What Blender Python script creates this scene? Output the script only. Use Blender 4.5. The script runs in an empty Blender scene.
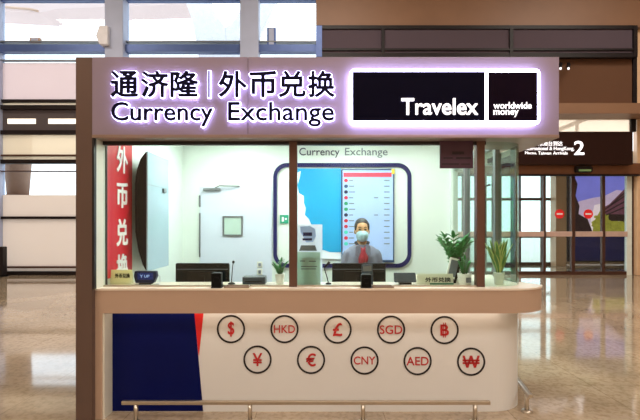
import bpy, bmesh, math, random
from mathutils import Vector, Matrix
random.seed(7)
S = bpy.context.scene
C = S.collection
PI = math.pi
# ---------------------------------------------------------------- camera frame
FPX, PCX, HOR, EYE = 465.0, 320.0, 223.0, 1.5
def X(px, D): return (px - PCX) * D / FPX
def Z(py, D): return EYE + (HOR - py) * D / FPX
def lin(c):
    return tuple(((v/255.0)/12.92 if v/255.0 <= .04045 else ((v/255.0+.055)/1.055)**2.4) for v in c)

# ---------------------------------------------------------------- materials
M = {}
def mat(name, rgb, rough=.5, metal=0., emit=0., ecol=None, vary=.06, nscale=6., spec=.5, coat=0., bump=0., dist=.002):
    m = bpy.data.materials.new(name); m.use_nodes = True
    nt = m.node_tree; b = nt.nodes['Principled BSDF']
    c = lin(rgb)
    b.inputs['Roughness'].default_value = rough
    b.inputs['Metallic'].default_value = metal
    b.inputs['Specular IOR Level'].default_value = spec
    b.inputs['Coat Weight'].default_value = coat
    tc = nt.nodes.new('ShaderNodeTexCoord')
    n = nt.nodes.new('ShaderNodeTexNoise'); n.inputs['Scale'].default_value = nscale; n.inputs['Detail'].default_value = 5
    nt.links.new(tc.outputs['Object'], n.inputs['Vector'])
    r = nt.nodes.new('ShaderNodeValToRGB')
    r.color_ramp.elements[0].position = .3; r.color_ramp.elements[1].position = .7
    r.color_ramp.elements[0].color = (*[v*(1-vary) for v in c], 1)
    r.color_ramp.elements[1].color = (*[min(1, v*(1+vary)) for v in c], 1)
    nt.links.new(n.outputs['Fac'], r.inputs['Fac'])
    nt.links.new(r.outputs['Color'], b.inputs['Base Color'])
    if bump:
        bp = nt.nodes.new('ShaderNodeBump'); bp.inputs['Strength'].default_value = bump; bp.inputs['Distance'].default_value = dist
        nt.links.new(n.outputs['Fac'], bp.inputs['Height']); nt.links.new(bp.outputs['Normal'], b.inputs['Normal'])
    if emit:
        b.inputs['Emission Color'].default_value = (*lin(ecol or rgb), 1)
        b.inputs['Emission Strength'].default_value = emit
    M[name] = m
    return m

def glass(name, tint, rough=.0, refl=1.0, ior=1.45):
    m = bpy.data.materials.new(name); m.use_nodes = True
    nt = m.node_tree; nt.nodes.clear()
    o = nt.nodes.new('ShaderNodeOutputMaterial'); mx = nt.nodes.new('ShaderNodeMixShader')
    t = nt.nodes.new('ShaderNodeBsdfTransparent'); t.inputs['Color'].default_value = (*lin(tint), 1)
    g = nt.nodes.new('ShaderNodeBsdfGlossy'); g.inputs['Roughness'].default_value = rough
    f = nt.nodes.new('ShaderNodeLayerWeight'); f.inputs['Blend'].default_value = .5
    p5 = nt.nodes.new('ShaderNodeMath'); p5.operation = 'POWER'; p5.inputs[1].default_value = 5.0
    k = nt.nodes.new('ShaderNodeMath'); k.operation = 'MULTIPLY_ADD'; k.inputs[1].default_value = .9*refl; k.inputs[2].default_value = .035*refl
    nt.links.new(f.outputs['Facing'], p5.inputs[0]); nt.links.new(p5.outputs[0], k.inputs[0]); nt.links.new(k.outputs[0], mx.inputs['Fac'])
    nt.links.new(t.outputs[0], mx.inputs[1]); nt.links.new(g.outputs[0], mx.inputs[2])
    nt.links.new(mx.outputs[0], o.inputs['Surface'])
    M[name] = m
    return m

def frosted(name, rgb, clear=.25, trans=.6):
    m = bpy.data.materials.new(name); m.use_nodes = True
    nt = m.node_tree; nt.nodes.clear()
    o = nt.nodes.new('ShaderNodeOutputMaterial')
    d = nt.nodes.new('ShaderNodeBsdfDiffuse'); tl = nt.nodes.new('ShaderNodeBsdfTranslucent'); tp = nt.nodes.new('ShaderNodeBsdfTransparent')
    n = nt.nodes.new('ShaderNodeTexNoise'); n.inputs['Scale'].default_value = .7
    r = nt.nodes.new('ShaderNodeValToRGB'); c = lin(rgb)
    r.color_ramp.elements[0].color = (*[v*.93 for v in c], 1); r.color_ramp.elements[1].color = (*c, 1)
    nt.links.new(n.outputs['Fac'], r.inputs['Fac'])
    for s in (d, tl): nt.links.new(r.outputs['Color'], s.inputs['Color'])
    tp.inputs['Color'].default_value = (*c, 1)
    a = nt.nodes.new('ShaderNodeMixShader'); a.inputs['Fac'].default_value = trans
    nt.links.new(d.outputs[0], a.inputs[1]); nt.links.new(tl.outputs[0], a.inputs[2])
    b = nt.nodes.new('ShaderNodeMixShader'); b.inputs['Fac'].default_value = clear
    nt.links.new(a.outputs[0], b.inputs[1]); nt.links.new(tp.outputs[0], b.inputs[2])
    nt.links.new(b.outputs[0], o.inputs['Surface'])
    M[name] = m
    return m

mat('mauve_metal', (150, 136, 154), .42, .25, vary=.03, nscale=2)
mat('brown_metal', (106, 86, 78), .38, .35, vary=.05, nscale=2)
mat('mullion_brown', (104, 74, 62), .4, .3)
mat('fascia_trim', (150, 128, 116), .4, .4)
mat('dark_trim', (28, 22, 24), .4)
mat('apron_tan', (186, 158, 138), .45, vary=.03, nscale=2)
mat('worktop_cream', (236, 222, 206), .3, vary=.03)
mat('panel_cream', (232, 233, 234), .4, vary=.02, nscale=1.5)
mat('navy_panel', (7, 18, 84), .3, spec=.12, vary=.05)
mat('wedge_red', (226, 34, 36), .35)
mat('emblem_black', (24, 20, 30), .4)
mat('emblem_red', (196, 40, 46), .5)
mat('strip_red', (214, 24, 44), .35, vary=.04)
mat('white_paint', (228, 236, 230), .5, vary=.015, nscale=2)
mat('white_door', (212, 218, 234), .4, vary=.015)
mat('white_print', (240, 240, 240), .5, vary=.02)
mat('cream_jamb', (226, 224, 212), .35, vary=.06, nscale=3)
mat('letter_navy', (10, 6, 40), .4, spec=.1)
mat('sign_black', (8, 6, 30), .5, spec=.06, vary=.1)
mat('sign_blackplum', (18, 4, 24), .5, spec=.06, vary=.1)
mat('led_white', (255, 250, 255), .5, emit=15, ecol=(204, 198, 255), vary=0)
mat('led_halo', (255, 250, 255), .5, emit=5.5, ecol=(204, 198, 255), vary=0)
mat('lit_text', (255, 255, 255), .5, emit=1.15, ecol=(250, 248, 255), vary=0)
mat('led_warm', (255, 230, 180), .5, emit=5.0, ecol=(255, 236, 214), vary=0)
mat('lamp_white', (255, 255, 255), .5, emit=17, ecol=(248, 255, 250), vary=0)
mat('steel', (196, 186, 172), .28, .9, vary=.05, nscale=20)
mat('chrome', (215, 215, 218), .15, 1.0)
mat('grey_metal', (120, 124, 128), .4, .4)
mat('dark_frame', (24, 17, 20), .45, spec=.3)
mat('bronze_frame', (84, 56, 46), .4, .4)
mat('blue_grey_steel', (76, 98, 152), .4, .3)
mat('grey_column', (172, 182, 210), .5, vary=.05, nscale=2)
mat('bulkhead_brown', (132, 98, 74), .5, vary=.05, nscale=1.5)
mat('header_brown', (120, 78, 54), .4, .3)
mat('sign_brown', (40, 20, 16), .35, spec=.2)
mat('stone_tan', (222, 186, 150), .4, vary=.05, nscale=3)
mat('wall_beige', (206, 184, 158), .7)
mat('hall_ceiling', (220, 208, 190), .7)
mat('outdoor_white', (240, 236, 234), .6)
mat('strut_grey', (222, 222, 228), .5)
mat('ground_pale', (200, 196, 188), .8, bump=.2)
mat('planter_brown', (150, 120, 102), .7)
mat('black_plastic', (10, 12, 14), .45, spec=.2, vary=.1)
mat('monitor_black', (8, 18, 22), .45, spec=.08, vary=.15, nscale=4)
mat('device_slate', (44, 58, 72), .4)
mat('device_navy', (16, 28, 62), .35, spec=.2)
mat('screen_blue', (20, 40, 110), .3, spec=.2, emit=.08, ecol=(40, 70, 190))
mat('lcd_text', (150, 180, 235), .4, emit=.3, ecol=(150, 185, 255), vary=0)
mat('card_cream', (232, 230, 200), .5)
mat('card_white', (238, 240, 228), .5)
mat('ink', (30, 34, 24), .6)
mat('ink_grey', (110, 118, 128), .6)
mat('green_edge', (20, 110, 80), .4)
mat('acrylic_grey', (190, 212, 202), .25, vary=.04)
mat('cyan_print', (10, 158, 212), .4, emit=.12, ecol=(10, 150, 215), vary=.05, nscale=1.5)
mat('poster_white', (236, 242, 250), .4, emit=.1, ecol=(225, 235, 255), vary=.02)
mat('navy_frame', (20, 28, 88), .35, spec=.2)
mat('screen_pale', (166, 190, 236), .2, emit=.13, ecol=(170, 200, 255), vary=.06, nscale=3)
mat('bar_red', (196, 60, 84), .4, emit=.35, ecol=(200, 50, 80), vary=.1)
mat('flag_red', (196, 30, 56), .5, emit=.2); mat('flag_green', (30, 140, 90), .5, emit=.2); mat('flag_navy', (30, 34, 70), .5); mat('flag_teal', (60, 190, 170), .5, emit=.2)
mat('screen_edge', (40, 70, 110), .3)
mat('yellow_tag', (240, 200, 60), .5)
mat('plum_card', (70, 40, 62), .5, vary=.08)
mat('plum_ink', (36, 18, 34), .5)
mat('panel_blue_grey', (160, 186, 200), .16, vary=.05, nscale=1.5)
mat('panel_black', (8, 12, 18), .5, spec=.08)
mat('pot_white', (242, 244, 238), .3)
mat('soil', (60, 44, 32), .9, bump=.5)
mat('leaf_green', (36, 138, 62), .45, vary=.35, nscale=14)
mat('leaf_dark', (90, 142, 70), .45, vary=.35, nscale=14)
mat('leaf_pale', (206, 210, 120), .45, vary=.15)
mat('stem_green', (60, 90, 40), .6)
mat('skin', (206, 158, 112), .55, vary=.04)
mat('hair', (30, 24, 24), .5, vary=.3, nscale=30)
mat('jacket_grey', (122, 126, 146), .8, vary=.06, nscale=60)
mat('collar_dark', (40, 36, 44), .7)
mat('scarf_red', (150, 18, 44), .6, vary=.25, nscale=30)
mat('mask_blue', (166, 204, 216), .7)
mat('trouser_dark', (34, 36, 46), .8)
mat('shoe_black', (18, 16, 16), .4)
mat('eye_dark', (20, 14, 12), .3)
mat('exit_green', (30, 140, 110), .4, emit=.4)
mat('sensor_green', (110, 140, 90), .4, emit=.15)
mat('noentry_red', (224, 36, 40), .4, emit=.12)
mat('push_bar', (214, 186, 176), .35, .3)
mat('white_strip', (250, 240, 225), .5, emit=1.2, ecol=(255, 240, 220))
mat('grey_panel', (120, 112, 112), .5)
mat('mural_sky', (140, 130, 205), .4, emit=.8, ecol=(120, 122, 215), vary=.25, nscale=1.2)
mat('mural_dusk', (205, 190, 220), .4, emit=.75, ecol=(205, 178, 205), vary=.1)
mat('mural_pale', (240, 220, 225), .4, emit=.8, vary=.05)
mat('mural_green', (150, 146, 56), .4, emit=.7, vary=.4, nscale=9)
mat('mural_dark', (50, 34, 44), .4, emit=.25, vary=.4, nscale=9)
mat('mural_roof', (120, 72, 90), .4, emit=.5, vary=.3, nscale=9)
mat('mural_blue', (24, 34, 84), .3, spec=.2, emit=.35, vary=.3, nscale=2)
mat('mint_white', (226, 236, 230), .4, vary=.04)
frosted('frost_pale', (236, 226, 216), .05, .6)
frosted('frost_pink', (228, 216, 214), .25, .6)
frosted('frost_beige', (236, 226, 208), .3, .6)
frosted('smoke_grey', (120, 110, 108), .15, .5)
frosted('brown_pane', (130, 96, 76), .1, .3)
frosted('dark_pane', (104, 92, 102), .06, .2)
frosted('bright_pane', (240, 228, 212), .55, .6)
frosted('board_white', (240, 244, 255), .02, .65)
frosted('acrylic_frost', (206, 226, 216), .12, .65)
frosted('card_leaf', (240, 240, 226), .02, .55)
frosted('card_leaf_yellow', (252, 248, 222), .05, .65)
glass('clear_glass', (246, 252, 249), .0, .9)
glass('green_glass', (238, 248, 242), .0, 1.0)
glass('hall_glass', (240, 244, 244), .0, 1.0)
glass('mint_glass', (240, 249, 245), .0, 1.0)
glass('glass_edge', (120, 170, 140), .1, 2.0)

# floor: polished speckled granite
def floor_mat():
    m = bpy.data.materials.new('granite_floor'); m.use_nodes = True
    nt = m.node_tree; b = nt.nodes['Principled BSDF']
    tc = nt.nodes.new('ShaderNodeTexCoord')
    n1 = nt.nodes.new('ShaderNodeTexNoise'); n1.inputs['Scale'].default_value = 1.1; n1.inputs['Detail'].default_value = 8
    n2 = nt.nodes.new('ShaderNodeTexNoise'); n2.inputs['Scale'].default_value = 26; n2.inputs['Detail'].default_value = 4
    for n in (n1, n2): nt.links.new(tc.outputs['Object'], n.inputs['Vector'])
    r = nt.nodes.new('ShaderNodeValToRGB')
    r.color_ramp.elements[0].position = .35; r.color_ramp.elements[0].color = (*lin((158, 140, 118)), 1)
    r.color_ramp.elements[1].position = .68; r.color_ramp.elements[1].color = (*lin((190, 171, 146)), 1)
    r2 = nt.nodes.new('ShaderNodeValToRGB')
    r2.color_ramp.elements[0].position = .36; r2.color_ramp.elements[0].color = (.74, .70, .62, 1)
    r2.color_ramp.elements[1].position = .56; r2.color_ramp.elements[1].color = (1, 1, 1, 1)
    nt.links.new(n1.outputs['Fac'], r.inputs['Fac']); nt.links.new(n2.outputs['Fac'], r2.inputs['Fac'])
    br = nt.nodes.new('ShaderNodeTexBrick'); br.inputs['Scale'].default_value = 1.0
    br.offset = 0; br.inputs['Brick Width'].default_value = 1.0; br.inputs['Row Height'].default_value = 1.0; br.inputs['Mortar Size'].default_value = .004
    br.inputs['Color1'].default_value = (1, 1, 1, 1); br.inputs['Color2'].default_value = (.95, .95, .95, 1); br.inputs['Mortar'].default_value = (.7, .66, .6, 1)
    nt.links.new(tc.outputs['Object'], br.inputs['Vector'])
    a = nt.nodes.new('ShaderNodeMix'); a.data_type = 'RGBA'; a.blend_type = 'MULTIPLY'; a.inputs['Factor'].default_value = .8
    nt.links.new(r.outputs['Color'], a.inputs[6]); nt.links.new(r2.outputs['Color'], a.inputs[7])
    a2 = nt.nodes.new('ShaderNodeMix'); a2.data_type = 'RGBA'; a2.blend_type = 'MULTIPLY'; a2.inputs['Factor'].default_value = 1
    nt.links.new(a.outputs[2], a2.inputs[6]); nt.links.new(br.outputs['Color'], a2.inputs[7])
    nt.links.new(a2.outputs[2], b.inputs['Base Color'])
    b.inputs['Roughness'].default_value = .065
    b.inputs['Specular IOR Level'].default_value = .5; b.inputs['IOR'].default_value = 1.85
    n3 = nt.nodes.new('ShaderNodeTexNoise'); n3.inputs['Scale'].default_value = 2.2
    nt.links.new(tc.outputs['Object'], n3.inputs['Vector'])
    bp = nt.nodes.new('ShaderNodeBump'); bp.inputs['Strength'].default_value = .02; bp.inputs['Distance'].default_value = .01
    nt.links.new(n3.outputs['Fac'], bp.inputs['Height']); nt.links.new(bp.outputs['Normal'], b.inputs['Normal'])
    M['granite_floor'] = m
floor_mat()

# ---------------------------------------------------------------- mesh builder
def text_data(body, offset=0.0):
    c = bpy.data.curves.new('t', 'FONT'); c.body = body; c.size = 1; c.offset = offset; c.extrude = .1; c.resolution_u = 4
    o = bpy.data.objects.new('t', c); C.objects.link(o)
    bpy.context.view_layer.update()
    me = bpy.data.meshes.new_from_object(o.evaluated_get(bpy.context.evaluated_depsgraph_get()))
    v = [tuple(p.co) for p in me.vertices]; f = [tuple(p.vertices) for p in me.polygons]
    bpy.data.objects.remove(o); bpy.data.curves.remove(c); bpy.data.meshes.remove(me)
    return v, f

class MB:
    def __init__(s): s.v = []; s.f = []; s.m = []; s.sm = []
    def add(s, vs, fs, m=0, smooth=False):
        k = len(s.v); s.v += [tuple(p) for p in vs]
        for f in fs: s.f.append(tuple(i+k for i in f)); s.m.append(m); s.sm.append(smooth)
        return s
    def box(s, x0, x1, y0, y1, z0, z1, m=0):
        x0, x1 = min(x0, x1), max(x0, x1); y0, y1 = min(y0, y1), max(y0, y1); z0, z1 = min(z0, z1), max(z0, z1)
        vs = [(x, y, z) for z in (z0, z1) for y in (y0, y1) for x in (x0, x1)]
        return s.add(vs, [(0, 2, 3, 1), (4, 5, 7, 6), (0, 1, 5, 4), (2, 6, 7, 3), (0, 4, 6, 2), (1, 3, 7, 5)], m)
    def prism(s, pts, axis, a0, a1, m=0, smooth=False):
        n = len(pts)
        def mk(p, a): return {'y': (p[0], a, p[1]), 'z': (p[0], p[1], a), 'x': (a, p[0], p[1])}[axis]
        vs = [mk(p, a0) for p in pts] + [mk(p, a1) for p in pts]
        s.add(vs, [tuple(range(n)), tuple(range(2*n-1, n-1, -1))], m)
        k = len(s.v) - 2*n
        for i in range(n):
            j = (i+1) % n
            s.f.append((k+i, k+n+i, k+n+j, k+j)); s.m.append(m); s.sm.append(smooth)
        return s
    def ribbon(s, path, th, z0, z1, m=0):
        # vertical wall following an open plan path, thickness th to the left-hand side
        n = len(path); inn = []
        for i, p in enumerate(path):
            a = Vector(path[max(i-1, 0)]); b = Vector(path[min(i+1, n-1)]); d = (b-a).normalized()
            inn.append((p[0]-d.y*th, p[1]+d.x*th))
        vs = [(p[0], p[1], z) for z in (z0, z1) for p in path] + [(p[0], p[1], z) for z in (z0, z1) for p in inn]
        fs = []
        for i in range(n-1):
            fs += [(i, i+1, n+i+1, n+i), (2*n+i+1, 2*n+i, 3*n+i, 3*n+i+1), (n+i, n+i+1, 3*n+i+1, 3*n+i), (i+1, i, 2*n+i, 2*n+i+1)]
        fs += [(0, n, 3*n, 2*n), (n-1, 3*n-1, 4*n-1, 2*n-1)]
        return s.add(vs, fs, m, False)
    def tube(s, path, r, seg=10, m=0, caps=True):
        P = [Vector(p) for p in path]; n = len(P)
        R = r if isinstance(r, (list, tuple)) else [r]*n
        vs = []; up = None
        for i in range(n):
            d = (P[min(i+1, n-1)]-P[max(i-1, 0)]).normalized()
            if up is None: up = Vector((0, 0, 1)) if abs(d.z) < .9 else Vector((1, 0, 0))
            a = d.cross(up).normalized(); b = a.cross(d).normalized(); up = b
            for k in range(seg):
                t = 2*PI*k/seg; vs.append(P[i]+(a*math.cos(t)+b*math.sin(t))*R[i])
        fs = [(i*seg+k, i*seg+(k+1) % seg, (i+1)*seg+(k+1) % seg, (i+1)*seg+k) for i in range(n-1) for k in range(seg)]
        s.add(vs, fs, m, True)
        if caps: 
            kk = len(s.v)-len(vs)
            s.f += [tuple(kk+i for i in range(seg))[::-1], tuple(kk+(n-1)*seg+i for i in range(seg))]; s.m += [m, m]; s.sm += [False, False]
        return s
    def lathe(s, prof, cx, cy, seg=24, m=0, sx=1, sy=1):
        n = len(prof)
        vs = [(cx+r*math.cos(2*PI*k/seg)*sx, cy+r*math.sin(2*PI*k/seg)*sy, z) for r, z in prof for k in range(seg)]
        fs = [(i*seg+k, i*seg+(k+1) % seg, (i+1)*seg+(k+1) % seg, (i+1)*seg+k) for i in range(n-1) for k in range(seg)]
        s.add(vs, fs, m, True)
        kk = len(s.v)-len(vs)
        s.f += [tuple(kk+i for i in range(seg))[::-1], tuple(kk+(n-1)*seg+i for i in range(seg))]; s.m += [m, m]; s.sm += [False, False]
        return s
    def ell(s, c, r, m=0, nu=24, nv=14, keep=None):
        vs = []; fs = []
        for j in range(nv+1):
            for i in range(nu):
                a = 2*PI*i/nu; b = PI*j/nv
                vs.append((c[0]+r[0]*math.sin(b)*math.cos(a), c[1]+r[1]*math.sin(b)*math.sin(a), c[2]+r[2]*math.cos(b)))
        for j in range(nv):
            for i in range(nu):
                q = (j*nu+i, (j+1)*nu+i, (j+1)*nu+(i+1) % nu, j*nu+(i+1) % nu)
                ce = sum((Vector(vs[k]) for k in q), Vector())/4
                if keep is None or keep(ce): fs.append(q)
        return s.add(vs, fs, m, True)
    def ring(s, cx, cz, r0, r1, y0, y1, m=0, seg=48):
        vs = []
        for y in (y0, y1):
            for r in (r0, r1):
                for k in range(seg):
                    t = 2*PI*k/seg; vs.append((cx+r*math.cos(t), y, cz+r*math.sin(t)))
        fs = []
        for k in range(seg):
            j = (k+1) % seg; A, B, Cc, Dd = 0, seg, 2*seg, 3*seg
            fs += [(A+k, A+j, B+j, B+k), (Cc+j, Cc+k, Dd+k, Dd+j), (B+k, B+j, Dd+j, Dd+k), (A+j, A+k, Cc+k, Cc+j)]
        return s.add(vs, fs, m)
    def text(s, body, x0, x1, z0, z1, y, depth=.004, m=0, dil=0., face='y', fit=True):
        """lettering that fills the box; face 'y' = read from -Y at plane y, face 'x' = read from +X at plane x=y"""
        v, f = text_data(body, 0)
        x0 += dil; x1 -= dil; z0 += dil; z1 -= dil
        if not v: return s
        a0 = min(p[0] for p in v); a1 = max(p[0] for p in v); b0 = min(p[1] for p in v); b1 = max(p[1] for p in v)
        sx = (x1-x0)/(a1-a0); sz = (z1-z0)/(b1-b0)
        if not fit: sx = sz = min(sx, sz)
        cx, cz = (x0+x1)/2, (z0+z1)/2
        sh = [(0, 0)] + ([(dil*math.cos(k*PI/5), dil*math.sin(k*PI/5)) for k in range(10)] if dil else [])
        for i, (du, dw) in enumerate(sh):
            out = []
            for p in v:
                u = cx+du+(p[0]-(a0+a1)/2)*sx; w = cz+dw+(p[1]-(b0+b1)/2)*sz; d = p[2]/.2*depth*(1-.01*i)
                out.append((u, y-depth/2-d, w) if face == 'y' else (y+depth/2+d, u, w))
            s.add(out, f, m)
        return s
    def build(s, name, mats, parent=None, bevel=0., smooth_angle=True, sub=0):
        me = bpy.data.meshes.new(name)
        if not isinstance(mats, (list, tuple)): mats = [mats]
        org = Vector((0, 0, 0))
        if parent is not None: org = wloc(parent)
        else:
            xs = [p[0] for p in s.v]; ys = [p[1] for p in s.v]; zs = [p[2] for p in s.v]
            org = Vector(((min(xs)+max(xs))/2, (min(ys)+max(ys))/2, min(zs)))
        me.from_pydata([tuple(Vector(p)-org) for p in s.v], [], s.f)
        for m in mats: me.materials.append(M[m])
        for p, mi, sm in zip(me.polygons, s.m, s.sm): p.material_index = mi; p.use_smooth = sm
        me.update()
        bm = bmesh.new(); bm.from_mesh(me); bmesh.ops.recalc_face_normals(bm, faces=bm.faces); bm.to_mesh(me); bm.free()
        o = bpy.data.objects.new(name, me); C.objects.link(o)
        if parent is not None: o.parent = parent
        else: o.location = org
        if bevel:
            b = o.modifiers.new('bevel', 'BEVEL'); b.width = bevel; b.segments = 2; b.limit_method = 'ANGLE'; b.angle_limit = .7
        if sub:
            b = o.modifiers.new('sub', 'SUBSURF'); b.levels = sub; b.render_levels = sub
        return o
def wloc(o):
    v = Vector((0, 0, 0))
    while o is not None: v = v + o.location; o = o.parent
    return v
def tag(o, label, cat, group=None):
    o['label'] = label; o['category'] = cat
    if group: o['group'] = group
    return o
def thing(name, loc, label, cat, group=None):
    o = bpy.data.objects.new(name, None); C.objects.link(o); o.location = loc; o.empty_display_size = .1
    return tag(o, label, cat, group)
def struct(o): o['kind'] = 'structure'; return o
def sroot(name, loc=(0, 0, 0)):
    o = bpy.data.objects.new(name, None); C.objects.link(o); o.location = loc; o.empty_display_size = .1
    return struct(o)
def rrect(x0, x1, z0, z1, r, n=6):
    pts = []
    for cx, cz, a in ((x1-r, z1-r, 0), (x0+r, z1-r, 90), (x0+r, z0+r, 180), (x1-r, z0+r, 270)):
        for k in range(n+1):
            t = math.radians(a+90*k/n); pts.append((cx+r*math.cos(t), cz+r*math.sin(t)))
    return pts
def frame_rr(mb, o, i, y0, y1, m=0):
    n = len(o)
    vs = [(p[0], y, p[1]) for y in (y0, y1) for p in o] + [(p[0], y, p[1]) for y in (y0, y1) for p in i]
    fs = []
    for k in range(n):
        j = (k+1) % n
        fs += [(k, j, 2*n+j, 2*n+k), (n+j, n+k, 3*n+k, 3*n+j), (k, n+k, n+j, j), (2*n+j, 3*n+j, 3*n+k, 2*n+k)]
    return mb.add(vs, fs, m)

# ================================================================ SETTING
struct(MB().box(-16, 17, -7, 13.6, -.1, 0).build('floor', 'granite_floor'))
struct(MB().box(-16, 17, -7, 13.6, 9, 9.1).build('ceiling', 'hall_ceiling'))
struct(MB().box(-16.1, -16, -7, 13.6, 0, 9).build('wall_left', 'wall_beige'))
struct(MB().box(17, 17.1, -7, 13.6, 0, 9).build('wall_right', 'wall_beige'))
struct(MB().box(-16, 17, -7.1, -7, 0, 9).build('wall_rear', 'wall_beige'))
struct(MB().box(-40, 40, 13.6, 70, -.2, -.1).build('ground', 'ground_pale'))

# left glazed facade, y = 13.5
DF = 13.5
def facade_bay(n, pa, pb):
    w = sroot('window_%d' % n, (X((pa+pb)/2, DF), DF, 0))
    xa, xb = X(pa, DF), X(pb, DF)
    def bar(y0, y1, m, d=.08, name='transom'):
        MB().box(xa, xb, DF-d, DF+.05, Z(y1, DF), Z(y0, DF)).build(name, m, w)
    def pane(y0, y1, m):
        MB().box(xa, xb, DF-.012, DF+.0, max(0, Z(y1, DF)), Z(y0, DF)).build('pane', m, w)
    bar(-35, 2.5, 'blue_grey_steel', .12); pane(2.5, 47, 'hall_glass')
    bar(42.8, 44, 'grey_metal', .16, 'rail'); bar(47, 54, 'blue_grey_steel', .2)
    pane(54, 63, 'hall_glass'); bar(60.6, 61.6, 'grey_metal', .1, 'rail'); pane(63, 100, 'frost_pink')
    bar(100, 103, 'dark_frame'); pane(103, 106, 'frost_beige'); bar(106, 110, 'dark_frame', .12)
    pane(110, 131, 'smoke_grey'); bar(131, 135, 'dark_frame', .12)
    for a, b in ((.05, .31), (.43, .70)):
        MB().box(xa+(xb-xa)*a, xa+(xb-xa)*b, DF-.04, DF-.012, Z(124, DF), Z(119, DF)).build('white_strip', 'white_strip', w)  # two white glowing strips across the grey pane
    pane(135, 160, 'frost_beige'); bar(155, 156.5, 'bronze_frame', .1, 'rail'); bar(160, 164, 'dark_frame', .12)
    pane(164, 195, 'hall_glass'); bar(171, 172, 'bronze_frame', .1, 'rail'); pane(195, 216.5, 'frost_pale')
    bar(216.5, 219, 'dark_frame', .1); pane(219, 271, 'frost_pale'); bar(266, 267.6, 'bronze_frame', .16, 'rail'); bar(271, 275, 'dark_frame', .14)
    MB().box(xa, xb, DF-.06, DF+.05, 0, Z(274.5, DF)).build('kerb', 'grey_metal', w)
    return w
facade_bay(1, -128, -15); facade_bay(2, 3, 110); facade_bay(3, 128, 245); facade_bay(4, 257, 316.5)
for i, pc in enumerate((-137, -6, 119, 251)):
    struct(MB().box(X(pc-9, DF), X(pc+9, DF), DF-.35, DF+.1, 0, 9).build('trim_%d' % (i+1), 'grey_column', bevel=.02))
struct(MB().box(-16, X(-146, DF), DF-.1, DF+.1, 0, 9).build('wall_front', 'wall_beige'))
# dark post at the left edge by the window
t = thing('barrier_post', (X(.5, 13.0), 13.0, 0), 'dark squat metal post on floor at bottom of left window', 'post')
MB().box(X(-3, 13), X(5, 13), 12.9, 13.1, .03, .84).build('post', 'dark_frame', t, .02)
MB().box(X(-4, 13), X(6, 13), 12.86, 13.14, 0, .03).build('base_plate', 'black_plastic', t, .008)

# right part of the far wall: bulkhead, dark glass band, portal with sliding doors
DB = 13.1
xb0 = X(316, DB)
struct(MB().box(xb0, 17, DB, 13.6, Z(26.5, DB), 9).build('wall_front.001', 'bulkhead_brown'))
w = sroot('window_5', (X(480, DB), DB, Z(57, DB)))
MB().box(xb0, X(637, DB), DB-.02, DB+.1, Z(29, DB), Z(25.5, DB)).build('transom', 'dark_frame', w)
MB().box(xb0, X(637, DB), DB-.02, DB+.1, Z(50.5, DB), Z(48.5, DB)).build('transom', 'dark_frame', w)
MB().box(xb0, X(637, DB), DB-.02, DB+.1, Z(57.5, DB), Z(53, DB)).build('transom', 'dark_frame', w)
for a, b in ((316, 322), (381.5, 384.5), (509.5, 513), (633, 637)):
    MB().box(X(a, DB), X(b, DB), DB-.03, DB+.1, Z(57, DB), Z(26, DB)).build('mullion', 'dark_frame' if a > 320 else 'blue_grey_steel', w)
for a, b in ((322, 381.5), (384.5, 509.5), (513, 633)):
    MB().box(X(a, DB), X(b, DB), DB+.03, DB+.05, Z(53, DB), Z(28, DB)).build('pane', 'dark_pane', w)
    MB().box(X(a, DB), X(b, DB), DB+.3, DB+.34, Z(57, DB), Z(26, DB)).build('backing_panel', 'dark_frame', w)
# brown glass above the doors
DD = 13.3
w = sroot('window_6', (X(592, DD), DD, Z(105, DD)))
MB().box(X(500, DD), X(632, DD), DD, DD+.02, Z(104, DD), Z(57, DD)).build('pane', 'brown_pane', w)
MB().box(X(500, DD), X(632, DD), DD+.2, DD+.25, Z(104, DD), Z(57, DD)).build('backing_panel', 'header_brown', w)
MB().box(X(632, DD), X(636, DD), DD-.05, DD+.05, Z(104, DD), Z(57, DD)).build('mullion', 'dark_frame', w)
MB().box(X(560, DD), X(632, DD), DD-.03, DD+.05, Z(59, DD), Z(57, DD)).build('transom', 'bronze_frame', w)
struct(MB().box(X(470, 12.6), 17, 12.6, 13.4, Z(113.5, 12.6), Z(103, 12.6)).build('trim_5', 'bulkhead_brown'))
w = sroot('window_7', (X(560, DD), DD, Z(131, DD)))
MB().box(X(500, DD), X(632, DD), DD, DD+.02, Z(132, DD), Z(113, DD)).build('pane', 'bright_pane', w)
MB().box(X(500, DD), X(632, DD), DD-.03, DD+.03, Z(115.5, DD), Z(114, DD)).build('transom', 'bronze_frame', w)
MB().box(X(630, DD), X(635, DD), DD-.05, DD+.05, Z(132, DD), Z(113, DD)).build('mullion', 'dark_frame', w)
# pillar at the right edge and the wall right of it
struct(MB().box(X(637, 13.3), X(676, 13.3), 13.3, 13.48, 0, Z(26, 13.1)).build('wall_pillar', 'stone_tan', bevel=.02))
struct(MB().box(X(655, DF), 17, DF-.1, DF+.1, 0, 9).build('wall_front.002', 'wall_beige'))
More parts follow.
